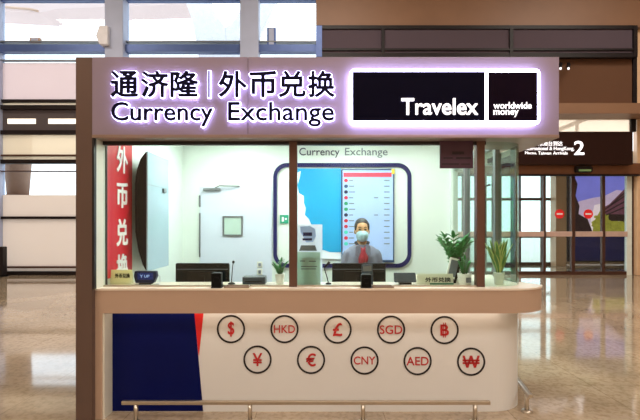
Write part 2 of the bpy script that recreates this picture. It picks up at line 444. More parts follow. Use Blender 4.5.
# direction sign above the doors
DS = 12.95
t = thing('direction_sign', (X(560, DS), DS, Z(164, DS)), 'dark brown overhead direction sign with white arrivals text and figure 2', 'sign')
MB().box(X(455, DS), X(633, DS), DS, DS+.3, Z(164.5, DS), Z(131.5, DS)).build('sign_panel', 'sign_brown', t, .01)
b = MB()
b.text('2', X(574, DS), X(584, DS), Z(154.8, DS), Z(141, DS), DS, .02, 0, .006)
b.build('number', 'lit_text', t)
for wd, a, b_ in (('国际', 523, 532.5), ('港澳台到达', 538, 562.5)):
    MB().text(wd, X(a, DS), X(b_, DS), Z(146, DS), Z(141.2, DS), DS, .01).build('lettering', 'lit_text', t)
b = MB()
b.text('International & HongKong,', X(525, DS), X(574, DS), Z(151.3, DS), Z(146.7, DS), DS, .01, 0, .0)
b.build('lettering', 'lit_text', t)
for wd, a, b_ in (('Macau,', 525, 536.5), ('Taiwan', 538, 551), ('Arrivals', 553, 567.5)):
    MB().text(wd, X(a, DS), X(b_, DS), Z(154.6, DS), Z(151.5, DS), DS, .01).build('lettering', 'lit_text', t)
# sliding door
dr = sroot('door_1', (X(572, DF), DF, 0))
MB().box(X(450, DF), X(634, DF), DF-.32, DF+.05, Z(175.5, DF), Z(164.5, DF)).build('header', 'header_brown', dr, .02)
MB().box(X(450, DF), X(632, DF), DF-.34, DF-.2, Z(177, DF), Z(175.5, DF)).build('header_lip', 'dark_frame', dr)
for a, b_ in ((542.6, 545), (570.5, 574), (601, 604), (625.5, 630.5), (631, 634), (514, 516.5), (483, 486), (453, 456)):
    MB().box(X(a, DF), X(b_, DF), DF-.06, DF+.04, 0, Z(175.5, DF)).build('stile', 'mint_white' if a == 625.5 else 'bronze_frame', dr)
for a, b_ in ((456, 483), (486, 514), (516.5, 542.6), (545, 570.5), (574, 601), (604, 625.5)):
    pn = MB().box(X(a, DF), X(b_, DF), DF-.01, DF, .02, Z(175.5, DF)).build('pane', 'hall_glass', dr)
    MB().box(X(a, DF), X(b_, DF), DF-.10, DF-.05, Z(236.6, DF), Z(231.4, DF)).build('push_bar', 'push_bar', dr, .01)
    MB().box(X(a, DF), X(b_, DF), DF-.05, DF+.03, .0, .1).build('bottom_rail', 'bronze_frame', dr)
    if a in (545, 574):
        cx, cz = X(559.3 if a == 545 else 588, DF), Z(214, DF)
        q = MB(); q.prism([(cx+.135*math.cos(k*PI/16), cz+.135*math.sin(k*PI/16)) for k in range(32)], 'y', DF-.02, DF-.01)
        q.box(cx-.085, cx+.085, DF-.024, DF-.02, cz-.022, cz+.022, 1)
        d = q.build('no_entry_decal', ['noentry_red', 'white_print'], pn)
        d['label'] = 'round red no entry sticker with white bar'
t = thing('door_sensor', (X(583, 13.1), 13.1, Z(172.5, 13.1)), 'small green-lit sensor on brown header above the sliding doors', 'sensor')
MB().prism(rrect(X(575.5, 13.1), X(592, 13.1), Z(172.5, 13.1), Z(166, 13.1), .06), 'y', 13.06, 13.18).build('housing', 'dark_frame', t)
MB().box(X(578, 13.1), X(590, 13.1), 13.04, 13.06, Z(171.4, 13.1), Z(169.6, 13.1)).build('lens', 'sensor_green', t)
# vestibule behind the doors
DV = 16.6
struct(MB().box(X(430, DF), 14, 13.6, DV, -.1, .0).build('floor.001', 'granite_floor'))
struct(MB().box(X(430, DF), 14, 13.6, DV+.3, 3.5, 3.6).build('ceiling.001', 'hall_ceiling'))
struct(MB().box(13.9, 14, 13.6, DV, 0, 3.5).build('wall_right.001', 'wall_beige'))
struct(MB().box(X(566, DV), 14, DV+.08, DV+.2, 0, 3.5).build('wall_back', 'wall_beige'))
w = sroot('window_8', (X(520, DV), DV, 0))
px_ = [430, 462, 492, 519, 541, 553, 566]
for a, b_ in zip(px_[:-1], px_[1:]):
    MB().box(X(a, DV), X(a+1.6, DV), DV-.04, DV+.06, 0, 3.5).build('mullion', 'bronze_frame', w)
    MB().box(X(a+1.6, DV), X(b_, DV), DV, DV+.02, .1, 3.4).build('pane', 'mint_glass', w)
for z in (.05, 1.02, 2.35, 3.4):
    MB().box(X(430, DV), X(566, DV), DV-.03, DV+.05, z-.05, z+.05).build('transom', 'bronze_frame', w)
struct(MB().box(X(556, DV-.4), X(566, DV-.4), DV-.4, DV, 0, 3.5).build('wall_pillar.001', 'stone_tan'))
# lit mural on the vestibule wall
t = thing('lit_mural', (X(600, DV), DV, .12), 'backlit wall picture of purple dusk sky and roofs seen through sliding doors', 'picture')
m0, m1 = X(568, DV), X(650, DV)
MB().box(m0, m1, DV-.02, DV+.08, .12, 3.35).build('case', 'dark_frame', t)
q = MB(); q.box(m0+.05, m1-.05, DV-.03, DV-.02, Z(232, DV), 3.3, 0)
q.box(m0+.05, m1-.05, DV-.03, DV-.02, .16, Z(232, DV), 1); y = DV-.03
q.prism([(X(p, DV), Z(r, DV)) for p, r in ((569, 232), (569, 206), (580, 201), (592, 198), (604, 196), (616, 190), (630, 192), (649, 190), (649, 232))], 'y', y-.003, y, 2)
q.prism([(X(p, DV), Z(r, DV)) for p, r in ((590, 232), (590, 220), (594, 205), (604, 203), (606, 232))], 'y', y-.005, y, 6)
q.prism([(X(p, DV), Z(r, DV)) for p, r in ((569, 232), (569, 178), (574, 177), (577, 184), (575, 196), (579, 206), (578, 214), (587, 219), (592, 232))], 'y', y-.008, y, 4)
q.prism([(X(p, DV), Z(r, DV)) for p, r in ((592, 232), (593, 222), (600, 210), (604, 212), (606, 207), (612, 209), (618, 222), (626, 220), (634, 224), (649, 222), (649, 232))], 'y', y-.012, y, 3)
q.prism([(X(p, DV), Z(r, DV)) for p, r in ((602, 214), (602, 208), (609, 204), (616, 197), (622, 191), (627, 186), (636, 188), (649, 192), (649, 215))], 'y', y-.016, y, 5)
q.prism([(X(p, DV), Z(r, DV)) for p, r in ((608, 221), (608, 209), (624, 209), (624, 221))], 'y', y-.014, y, 4)
for k in range(26):
    p, r = random.uniform(592, 645), random.uniform(216, 231); rr = random.uniform(.06, .14)
    cx, cz = X(p, DV), Z(r, DV)
    q.prism([(cx+rr*math.cos(j*PI/4), cz+rr*.7*math.sin(j*PI/4)) for j in range(8)], 'y', y-.018-.0004*k, y, 3 if k % 3 else 4)
for j, (p0, r0, p1, r1) in enumerate(((602, 210, 627, 193), (602, 213, 627, 199), (604, 215, 627, 205), (608, 206, 627, 189))):
    q.prism([(X(p0, DV), Z(r0, DV)), (X(p1, DV), Z(r1, DV)), (X(p1, DV), Z(r1+1.6, DV)), (X(p0, DV), Z(r0+1.2, DV))], 'y', y-.032, y-.002, 4)
for p, r, rr in ((597, 224, .22), (602, 219, .2), (600, 228, .2), (619, 226, .22), (625, 228, .2)):
    cx, cz = X(p, DV), Z(r, DV)
    q.prism([(cx+rr*(1+.12*math.sin(3*j))*math.cos(j*PI/8), cz+rr*.8*math.sin(j*PI/8)) for j in range(16)], 'y', y-.033, y-.002, 3)
q.build('picture', ['mural_sky', 'mural_blue', 'mural_dusk', 'mural_green', 'mural_dark', 'mural_roof', 'mural_pale'], t)

# outdoors beyond the facade
t = thing('roof_strut', (X(214, 19), 19, -.1), 'pale curved V-shaped steel support outside upper window', 'support')
def blade(p, name='arm'):
    MB().prism([(X(a, 19), Z(b, 19)) for a, b in p], 'y', 18.8, 19.2).build(name, 'strut_grey', t, .03)
blade([(199, 52), (193, 20), (183, -6), (176, -30), (200, -30), (210, -2), (217, 16), (226, 29), (228, 52)])
blade([(228, 52), (226, 29), (231, 27), (238, 18), (246, 0), (258, -30), (284, -30), (278, 0), (268, 22), (258, 40), (255, 52)])
blade([(199, 52), (255, 52), (250, 120), (242, 340), (222, 340), (206, 120)], 'stem')
t = thing('canopy', (X(60, 22), 24, Z(14, 22)), 'pale pinkish canopy edge seen at top of the upper left window', 'canopy')
MB().prism([(X(-160, 22), Z(2, 22)), (X(40, 22), Z(13, 22)), (X(56, 22), Z(9, 22)), (X(190, 22), Z(4, 22)), (X(190, 22), Z(2, 22)), (X(-160, 22), Z(-6, 22))], 'y', 22, 23.5).build('slab', 'frost_pink', t)
MB().tube([(X(-160, 21.9), 21.9, Z(-6, 21.9)), (X(30, 21.9), 21.9, Z(9, 21.9)), (X(38, 21.9), 21.9, Z(11, 21.9))], .06, 8).build('gutter', 'apron_tan', t)
t = thing('outdoor_planter', (X(18, 16.5), 16.5, -.1), 'tall tapered brown column planter outside lower left window', 'planter')
MB().lathe([(.22, -.1), (.26, .4), (.3, Z(196, 16.5)), (.34, Z(196, 16.5)+.02), (.42, Z(165, 16.5)), (.45, Z(135, 16.5)), (.48, Z(120, 16.5))], X(18, 16.5), 16.5).build('body', 'planter_brown', t)
MB().lathe([(.58, Z(196, 16.5)-.1), (.58, Z(196, 16.5)+.02)], X(18, 16.5)+.1, 16.5).build('collar', 'planter_brown', t)
for nm, a, b_, c, d, lab in (('junction_box', 30, 41, 38, 43, 'small tan box on rail of upper left window'), ('junction_box', 267, 276, 28, 47, 'narrow blue-grey box on transom of upper window near brown bulkhead')):
    t = thing(nm, (X((a+b_)/2, 13.4), 13.4, Z(d, 13.4)), lab, 'box')
    MB().box(X(a, 13.4), X(b_, 13.4), 13.36, 13.46, Z(d, 13.4), Z(c, 13.4)).build('body', 'apron_tan' if a < 100 else 'blue_grey_steel', t, .02)
    MB().box(X(a+2, 13.4), X(b_-2, 13.4), 13.345, 13.36, Z(d-1, 13.4), Z(c+1, 13.4)).build('lid', 'grey_column', t, .01)
t = thing('hex_block', (X(106, 13.2), 13.2, Z(46, 13.2)), 'grey hexagonal housing on rail beside grey window column', 'lamp')
MB().prism([(X(p, 13.2), Z(r, 13.2)) for p, r in ((98.5, 38), (102, 28), (110.5, 28), (110.5, 47), (102, 46.5))], 'y', 13.02, 13.28).build('housing', 'strut_grey', t, .02)  # plain grey hexagonal block beside the column
t = thing('roof_brace', (X(577, 18), 18, Z(132, 18)), 'dark diagonal beam seen through pane above brown direction sign', 'beam')
MB().tube([(X(548, 18), 18, Z(134, 18)), (X(603, 18), 18, Z(112, 18))], .08, 8).build('beam', 'bronze_frame', t)
MB().tube([(X(577, 18), 18, Z(122, 18)), (X(577, 18), 18, -.1)], .06, 8).build('post', 'bronze_frame', t)
# two added glowing spots with mounts, imitating lamp reflections in the brown glass
for px in (560.5, 568.5):
    t = thing('reflection', (X(px, 12.9), 12.9, Z(69, 12.9)), 'small imitated lamp spotlight before brown pane, ' + ('nearest the sign board' if px < 565 else 'right one of the pair'), 'reflection', 'imitated reflections before brown pane')
    MB().tube([(X(px, 12.9), 12.9, Z(68.5, 12.9)), (X(px, 13.12), 13.12, Z(64, 13.12))], [.04, .05], 10).build('barrel', 'dark_frame', t)
    MB().ell((X(px, 12.88), 12.88, Z(68.5, 12.88)), (.035, .02, .035), nu=12, nv=8).build('lamp', 'lit_text', t)  # glowing bead stands in for the reflected lamp
    MB().tube([(X(px, 13.12), 13.12, Z(64, 13.12)), (X(px, 13.3), 13.3, Z(64, 13.3))], .02, 8).build('arm', 'dark_frame', t)

# ================================================================ BOOTH SHELL
BK = 5.8            # back wall plane
GL = 3.66           # front glass plane
booth = thing('kiosk_booth', (0, 4.7, 0), 'brown and white currency exchange booth with glazed front in the hall', 'booth')
MB().box(-1.84, -1.716, 3.5, 3.76, 0, 2.75).build('column', 'brown_metal', booth, .004)
MB().box(-1.716, -1.706, 3.545, 3.695, 1.0, 2.14).build('jamb', 'cream_jamb', booth)
MB().box(-1.716, -1.700, 3.50, 3.535, 1.0, 2.14).build('dark_strip', 'dark_trim', booth)  # narrow dark strip along the front edge of the jamb
MB().box(-1.716, -1.696, 3.695, 3.712, 1.0, 2.14).build('dark_strip', 'dark_trim', booth)
MB().box(-1.80, -1.716, 3.76, BK, 0, 2.75).build('side_wall', 'white_paint', booth)
bw = MB().box(-1.80, 1.72, BK, BK+.08, 0, 2.75).build('back_wall', 'white_paint', booth)
MB().box(-1.80, 1.80, 3.80, BK, 2.52, 2.58).build('ceiling_panel', 'white_paint', booth)
for x, hw in ((-.95, .3), (.45, .3), (1.36, .12)):  # narrow third lamp is added to brighten the right end
    MB().box(x-hw, x+hw, 4.3, 5.3, 2.50, 2.52).build('ceiling_lamp', 'lamp_white', booth)
b = MB(); b.text('Currency', X(299.3, BK), X(339.5, BK), Z(157.8, BK), Z(148, BK), BK, .012)
b.build('lettering', 'flag_navy', booth)
b = MB(); b.text('Exchange', X(345, BK), X(387.5, BK), Z(157.8, BK), Z(148, BK), BK, .012)
b.build('lettering', 'ink_grey', booth)
MB().box(-1.70, 1.30, GL-.02, GL+.02, 2.112, 2.14).build('head_channel', 'dark_trim', booth)
# front mullions and panes
for a, b_ in ((289, 297), (477, 485)):
    MB().box(X(a, GL-.03), X(b_, GL-.03), GL-.03, GL+.04, 1.0, 2.14).build('mullion', 'mullion_brown', booth, .003)
MB().box(-1.70, X(289, GL-.03), GL-.005, GL+.005, 1.0, 2.14).build('glass_pane', 'clear_glass', booth)
MB().box(X(297, GL-.03), X(477, GL-.03), GL-.005, GL+.005, 1.0, 2.14).build('glass_pane', 'clear_glass', booth)
MB().box(-1.70, X(289, GL-.03), GL-.012, GL+.012, 1.0, 1.012).build('glass_channel', 'steel', booth)
MB().box(X(297, GL-.03), X(477, GL-.03), GL-.012, GL+.012, 1.0, 1.012).build('glass_channel', 'steel', booth)
XS = 1.65
arc = [(X(485, GL), GL)] + [(1.40+.25*math.sin(t), 3.91-.25*math.cos(t)) for t in [k*PI/2/14 for k in range(15)]]
MB().ribbon(arc, .008, 1.0, 2.14).build('curved_pane', 'green_glass', booth)
MB().ribbon([arc[-2], arc[-1], (XS, 4.0)], .012, 1.0, 2.14).build('pane_edge', 'glass_edge', booth)
# right side wall: posts, glass door, pane
for a, b_ in ((4.30, 4.36), (5.20, 5.26), (5.74, 5.80)):
    MB().box(XS-.03, XS+.03, a, b_, 0, 2.52).build('side_post', 'mint_white' if a > 5.5 else 'grey_metal', booth)
MB().box(XS-.03, XS+.03, 4.36, 5.8, 2.2, 2.26).build('side_rail', 'grey_metal', booth)
MB().box(XS-.004, XS+.004, 4.0, 4.30, 1.0, 2.14).build('glass_pane', 'green_glass', booth)
MB().box(XS-.004, XS+.004, 5.26, 5.74, 0, 2.2).build('glass_pane', 'mint_glass', booth)
sd = MB().box(XS-.005, XS+.005, 4.37, 5.19, .02, 2.19).build('glass_door', 'mint_glass', booth)
MB().tube([(XS-.005, 4.5, 1.25), (XS-.06, 4.5, 1.27), (XS-.06, 4.5, 1.85), (XS-.005, 4.5, 1.87)], .012, 10).build('pull_handle', 'dark_frame', sd)
MB().box(XS-.03, XS+.02, 4.37, 4.5, 2.08, 2.12).build('door_closer', 'dark_frame', sd)
MB().box(XS-.02, XS+.02, 3.97, 4.3, 0, 1.0).build('side_skirt', 'panel_cream', booth)
# white service door in the back wall
dd = MB().box(X(200, BK), X(272, BK), BK-.012, BK, .0, Z(187, BK)).build('wall_door', 'white_door', booth)
q = MB(); cx0, cx1, cz0, cz1 = X(223, BK), X(243, BK), Z(236, BK), Z(216, BK)
frame_rr(q, rrect(cx0, cx1, cz0, cz1, .004, 2), rrect(cx0+.02, cx1-.02, cz0+.02, cz1-.02, .003, 2), BK-.03, BK-.012)
q.build('vision_frame', 'grey_metal', dd)
MB().box(cx0+.018, cx1-.018, BK-.018, BK-.012, cz0+.018, cz1-.018).build('vision_glass', 'acrylic_grey', dd)
MB().box(X(204, BK), X(221, BK), BK-.05, BK-.012, Z(191, BK), Z(188.3, BK)).build('door_closer', 'grey_metal', dd, .005)
MB().tube([(X(216, BK), BK-.04, Z(188, BK)), (X(221, BK), BK-.09, Z(186.3, BK)), (X(240, BK), BK-.02, Z(186.3, BK))], .008, 8).build('closer_arm', 'grey_metal', dd)
MB().box(X(199.3, BK), X(201, BK), BK-.03, BK-.0, Z(207, BK), Z(195.5, BK)).build('hinge', 'grey_metal', dd, .004)
MB().box(X(199.5, BK), X(200.8, BK), BK-.03, BK-.0, Z(257, BK), Z(213, BK)).build('edge_strip', 'grey_metal', dd, .004)  # slim grey strip down the left edge of the door

# ================================================================ FASCIA
fs = thing('sign_fascia', (0, 3.64, 2.14), 'long mauve metal fascia with glowing bilingual lettering above the counter', 'fascia')
FY = 3.5
MB().box(-1.716, X(248, FY)-.0015, FY, 3.80, 2.165, 2.75).build('fascia_panel', 'mauve_metal', fs, .003)
MB().box(X(248, FY)+.0015, 1.80, FY, 3.80, 2.165, 2.75).build('fascia_panel', 'mauve_metal', fs, .003)
MB().box(-1.716, 1.80, FY-.004, 3.80, 2.14, 2.165).build('bottom_trim', 'fascia_trim', fs, .003)
MB().box(1.25, 1.80, 3.80, 4.06, 2.14, 2.75).build('corner_soffit', 'fascia_trim', fs)
MB().box(1.66, 1.80, 4.06, 5.88, 2.14, 2.75).build('side_return', 'fascia_trim', fs)
zc0, zc1 = Z(98.6, FY), Z(72.4, FY)
for ch, a, b_ in (('通', 113, 140), ('济', 143.2, 170), ('隆', 172, 199.5), ('外', 219.5, 247.5), ('币', 250, 277), ('兑', 279, 306), ('换', 308, 334.5)):
    q = MB(); q.text(ch, X(a, FY), X(b_, FY), zc0, zc1, FY-.030, .012, 0, .0046)
    o = q.build('character', 'letter_navy', fs)
    q = MB(); e = .0068; q.text(ch, X(a, FY)-e, X(b_, FY)+e, zc0-e, zc1+e, FY-.020, .008, 0, .0046+e)
    q.build('backlight', 'led_halo', o)
q = MB(); q.box(X(209.3, FY), X(210.9, FY), FY-.042, FY-.030, zc0, zc1); o = q.build('divider', 'letter_navy', fs)
q = MB(); q.box(X(209.3, FY)-e, X(210.9, FY)+e, FY-.028, FY-.020, zc0-e, zc1+e); q.build('backlight', 'led_halo', o)
for wd, a, b_ in (('Currency', 113.5, 214), ('Exchange', 229, 334)):
    # the descender of y / g reaches the same depth
    q = MB(); q.text(wd, X(a, FY), X(b_, FY), Z(127.6, FY), Z(103.2, FY), FY-.030, .012, 0, .0025)
    o = q.build('word', 'letter_navy', fs)
    q = MB(); q.text(wd, X(a, FY)-e, X(b_, FY)+e, Z(127.6, FY)-e, Z(103.2, FY)+e, FY-.020, .008, 0, .0025+e)
    q.build('backlight', 'led_halo', o)
# light box
LY = 3.45
lb = thing('light_box_sign', (X(445, LY), 3.475, Z(124, LY)), 'glowing white-edged box sign with two dark panels and white brand lettering', 'sign')
MB().prism(rrect(X(350, LY), X(540, LY), Z(124, LY), Z(69, LY), .028), 'y', LY, FY).build('lit_body', 'led_white', lb)
p1 = MB().box(X(352.6, LY), X(484.6, LY), LY-.006, LY, Z(120.8, LY), Z(72, LY)).build('dark_panel', 'sign_black', lb)
p2 = MB().box(X(488, LY), X(537, LY), LY-.006, LY, Z(121, LY), Z(72.5, LY)).build('dark_panel', 'sign_blackplum', lb)
q = MB(); q.text('Travelex', X(401, LY), X(477.5, LY), Z(115.2, LY), Z(98.5, LY), LY-.006, .008, 0, .0026); q.build('lettering', 'lit_text', p1)
q = MB(); q.text('worldwide', X(493, LY), X(531, LY), Z(109, LY), Z(102.4, LY), LY-.006, .006, 0, .0004); q.build('lettering', 'lit_text', p2)
q = MB(); q.text('money', X(493, LY), X(518, LY), Z(117.2, LY), Z(110.4, LY), LY-.006, .006, 0, .0004); q.build('lettering', 'lit_text', p2)

# ================================================================ COUNTER
ct = thing('service_counter', (0, 3.8, 0), 'cream booth counter with rounded end, navy corner and ringed currency symbols', 'counter')
def plan(xl, xr, yf, yb, r, n=16):
    # rounded front corner; with yb None the end runs back to the foot of the curved glass
    am = PI/2 if yb else math.radians(66)
    p = [(xl, yf)] + [(xr-r+r*math.sin(k*am/n), yf+r-r*math.cos(k*am/n)) for k in range(n+1)]
    return p + ([(xr, yb)] if yb else [(1.685, 3.97), (1.68, 4.5)])
top = plan(-1.74, 1.825, 3.545, None, .35)
MB().prism(top + [(.85, 4.5), (.85, 3.95), (-1.70, 3.95)] , 'z', .985, 1.0).build('worktop', 'worktop_cream', ct)
MB().ribbon(plan(-1.74, 1.82, 3.55, None, .35), .05, .81, .985).build('apron', 'apron_tan', ct)
MB().box(-1.74, -1.664, 3.55, 3.78, 0, .81).build('end_frame', 'apron_tan', ct, .003)
fp = MB().ribbon(plan(-1.664, 1.675, 3.70, 4.45, .30), .04, 0, .985).build('front_panel', 'panel_cream', ct)
MB().box(-1.66, 1.6, 3.601, 3.70, .85, .985).build('soffit', 'panel_cream', ct)
MB().box(-1.6, 1.45, 3.61, 3.635, .838, .85).build('light_strip', 'led_warm', ct)
MB().box(-1.70, .85, 3.95, 4.62, .73, .75).build('inner_desk', 'worktop_cream', ct)
for x in (-1.6, -.3, .8): MB().box(x-.02, x+.02, 4.1, 4.55, 0, .73).build('desk_leg', 'grey_metal', ct)
PY = 3.70
q = MB(); q.prism([(X(111, PY), .005), (X(111, PY), .80), (X(194.3, PY), .80), (X(203.2, PY), .005)], 'y', PY-.004, PY)
q.build('navy_corner', 'navy_panel', ct)
q = MB(); q.prism([(X(194.3, PY), .80), (X(203.8, PY), .80), (X(199, PY), Z(356, PY)), (X(198.2, PY), Z(352, PY))], 'y', PY-.0035, PY)
q.build('red_wedge', 'wedge_red', ct)
MB().box(-1.664, -1.650, 3.56, 3.70, .0, .81).build('end_liner', 'cream_jamb', ct)
EM = [('$', 231, 329, 6.5, 15, 'dollar'), ('HKD', 284.5, 329, 21, 7.6, 'HKD'), ('£', 337.5, 329.5, 9.5, 13, 'pound'), ('SGD', 391, 329.6, 22.5, 8.6, 'SGD'), ('฿', 444.5, 330, 9, 13, 'baht'),
      ('¥', 257.5, 359.5, 9.5, 13, 'yen'), ('€', 311, 359.8, 10, 13, 'euro'), ('CNY', 364.5, 360.4, 21.5, 8, 'CNY'), ('AED', 417.5, 361, 22, 8.4, 'AED'), ('₩', 471, 361.6, 17, 12, 'won')]
for s_, px, py, w_, h_, nm in EM:
    cx, cz = X(px, PY), Z(py, PY)
    q = MB(); q.ring(cx, cz, 12.4*PY/FPX, 14.1*PY/FPX, PY-.005, PY-.0002, 0)
    if s_ == '฿':
        q.text('B', cx-4.2*PY/FPX, cx+4.4*PY/FPX, cz-5.6*PY/FPX, cz+5.6*PY/FPX, PY, .005, 1, .0022)
        for dx in (-1.1, .9): q.box(cx+(dx-.35)*PY/FPX, cx+(dx+.35)*PY/FPX, PY-.005, PY, cz-7.4*PY/FPX, cz+7.4*PY/FPX, 1)
    else:
        q.text(s_, cx-w_/2*PY/FPX, cx+w_/2*PY/FPX, cz-h_/2*PY/FPX, cz+h_/2*PY/FPX, PY, .005, 1, .002 if len(s_) == 1 else .0004)
    o = q.build('currency_emblem', ['emblem_black', 'emblem_red'], fp)
    o['label'] = 'red %s mark inside black ring' % nm

# ================================================================ FOOT RAILS
def footrail(p0, p1, posts, label):
    t = thing('foot_rail', ((p0[0]+p1[0])/2, (p0[1]+p1[1])/2, 0), label, 'rail')
    d = (Vector(p1)-Vector(p0)).normalized(); n = Vector((-d.y, d.x, 0))*.017
    q = MB(); z0, z1 = .135, .163
    c = [Vector(p0)-n, Vector(p1)-n, Vector(p1)+n, Vector(p0)+n]
    q.prism([(v.x, v.y) for v in c], 'z', z0, z1); q.build('rail_bar', 'steel', t, .005)
    for x, y in posts:
        MB().tube([(x, y, .008), (x, y, .135)], .017, 14).build('post', 'steel', t)
        MB().lathe([(.045, 0), (.045, .006), (.02, .012)], x, y, 20).build('base_flange', 'steel', t)
footrail((X(122, FY), FY, 0), (X(490, FY), FY, 0), [(X(p, FY), FY) for p in (136, 250, 363, 475)], 'long low steel foot rail on floor before the counter')
footrail((1.64, 3.62, 0), (1.80, 4.6, 0), [(1.645, 3.70), (1.78, 4.5)], 'short steel foot rail on floor beside rounded counter end')

# ================================================================ THINGS ON BACK AND SIDE WALLS
q = MB()
q.box(-1.716, -1.711, 3.725, 4.235, 1.05, 2.40, 0)
for ch, y0, y1 in (('外', 145.5, 173), ('币', 182, 208), ('兑', 219, 246), ('换', 254, 280)):
    q.text(ch, 3.905, 4.13, Z(y1, 4.0), Z(y0, 4.0), -1.711, .006, 1, .006, 'x')
tag(q.build('sign_strip', ['strip_red', 'white_print']), 'tall red strip with white Chinese characters on booth left wall', 'sign')
t = thing('wall_screen', (-1.63, 4.45, 1.07), 'tall wall display with pale grey-blue face and black tapered side', 'screen')
prof = [(-1.668, 1.42), (-1.672, 1.6), (-1.672, 1.86), (-1.655, 1.98), (-1.62, 2.08), (-1.575, 2.14), (-1.565, 2.14), (-1.565, 1.07), (-1.572, 1.07), (-1.60, 1.12), (-1.64, 1.25)]
MB().box(-1.716, -1.66, 4.40, 4.50, 1.5, 1.8).build('wall_bracket', 'panel_black', t)
MB().prism(prof, 'y', 4.20, 4.76).build('housing', 'panel_black', t)
MB().box(-1.565, -1.553, 4.19, 4.77, 1.065, 2.145).build('display_face', 'panel_blue_grey', t)
MB().box(-1.553, -1.551, 4.20, 4.76, 1.846, 1.85).build('seam', 'grey_metal', t)
MB().box(-1.553, -1.535, 4.58, 4.66, 1.80, 1.84).build('latch', 'grey_metal', t, .004)
o_ = rrect(X(273.5, BK), X(411, BK), Z(267.5, BK), Z(163.3, BK), .17, 10)
i_ = rrect(X(277, BK), X(407.4, BK), Z(263.6, BK), Z(167.2, BK), .13, 10)
q = MB(); frame_rr(q, o_, i_, BK-.03, BK)
tag(q.build('wall_frame', 'navy_frame'), 'navy rounded rectangular frame on white booth wall around the screen', 'frame')
t = thing('wall_poster', (X(318, BK), BK-.02, Z(258, BK)), 'cyan blue and white poster panel left of the rate screen', 'poster')
MB().box(X(295, BK), X(341, BK), BK-.02, BK, Z(259, BK), Z(168.5, BK)).build('panel', 'poster_white', t)
q = MB(); q.prism([(X(a, BK), Z(b_, BK)) for a, b_ in ((341, 252), (341, 168.6), (297, 168.6), (297, 173), (301, 171), (300, 178), (297.5, 185), (299, 193), (304, 196), (304, 203), (306, 208), (305, 215), (309, 219), (312, 226), (314, 240), (316, 249), (324, 250), (330, 252))], 'y', BK-.024, BK-.02)
q.build('blue_print', 'cyan_print', t)
t = thing('rate_screen', (X(368, BK), BK-.03, Z(262, BK)), 'tall pale blue exchange rate screen behind the masked person', 'screen')
RD = 5.74
MB().box(X(341.5, RD), X(394.3, RD), RD, BK, Z(262.5, RD), Z(168.8, RD)).build('case', 'screen_edge', t, .004)
MB().box(X(342.6, RD), X(393, RD), RD-.004, RD, Z(260, RD), Z(170.3, RD)).build('display', 'screen_pale', t)
MB().box(X(343.5, RD), X(391.5, RD), RD-.007, RD-.004, Z(177, RD), Z(172.7, RD)).build('heading', 'bar_red', t)
MB().box(X(391.5, RD), X(394.5, RD), RD-.008, RD-.004, Z(174, RD), Z(169, RD)).build('corner_tag', 'yellow_tag', t)
fl = ['flag_red', 'screen_edge', 'flag_navy', 'flag_red', 'flag_green', 'flag_green', 'flag_navy', 'flag_red', 'flag_red', 'flag_teal', 'flag_red', 'flag_teal']
for k in range(12):
    py = 180.5+k*5.75; cx, cz = X(346, RD), Z(py, RD)
    q = MB(); q.prism([(cx+.024*math.cos(j*PI/8), cz+.022*math.sin(j*PI/8)) for j in range(16)], 'y', RD-.007, RD-.004); q.build('flag_icon', fl[k], t)
    for a, b_ in [(349, 353+k % 3), (384, 389.5)] + ([(374, 378)] if k in (3, 6) else []):
        MB().box(X(a, RD), X(b_, RD), RD-.006, RD-.004, cz-.006, cz+.006).build('rate_figure' if a > 370 else 'row_name', 'ink_grey', t)
q = MB(); q.box(X(280, BK), X(288.5, BK), BK-.02, BK, Z(223.5, BK), Z(215, BK), 0)
q.box(X(282, BK), X(284, BK), BK-.022, BK-.02, Z(221.5, BK), Z(217, BK), 1); q.box(X(285, BK), X(287, BK), BK-.022, BK-.02, Z(220, BK), Z(218, BK), 1)
tag(q.build('exit_sign', ['exit_green', 'white_print']), 'small green sign on white back wall beside brown middle post', 'sign')
for a, b_, lab in ((261.5, 267.5, 'upper of two wall switch plates right of the white door'), (268.5, 275, 'lower of two wall switch plates right of the white door')):
    t = thing('wall_switch', (X(260, BK), BK-.02, Z(b_, BK)), lab, 'switch', 'switch plates on the back wall')
    MB().box(X(257.2, BK), X(262.6, BK), BK-.02, BK-.012, Z(b_, BK), Z(a, BK)).build('plate', 'cream_jamb', t, .004)
    MB().box(X(258.6, BK), X(261.2, BK), BK-.028, BK-.02, Z(b_-1.5, BK), Z(a+1.5, BK)).build('rocker', 'ink_grey', t, .002)
t = thing('notice_card', (X(456.5, 3.62), 3.62, Z(168, 3.62)), 'dark plum notice card fixed on glass under fascia by right post', 'notice')
CD = 3.622
MB().box(X(440, CD), X(473, CD), CD, CD+.012, Z(168.3, CD), 2.14).build('card', 'plum_card', t)
q = MB()
for a, b_, y0, y1 in ((452, 464, 151.5, 154.5), (456, 471, 157, 159.2), (443, 453, 157.4, 158.8), (442, 459, 163.4, 164.8), (461, 470, 163.6, 164.8)):
    MB().box(X(a, CD), X(b_, CD), CD-.002, CD, Z(y1, CD), Z(y0, CD)).build('print_line', 'plum_ink', t)

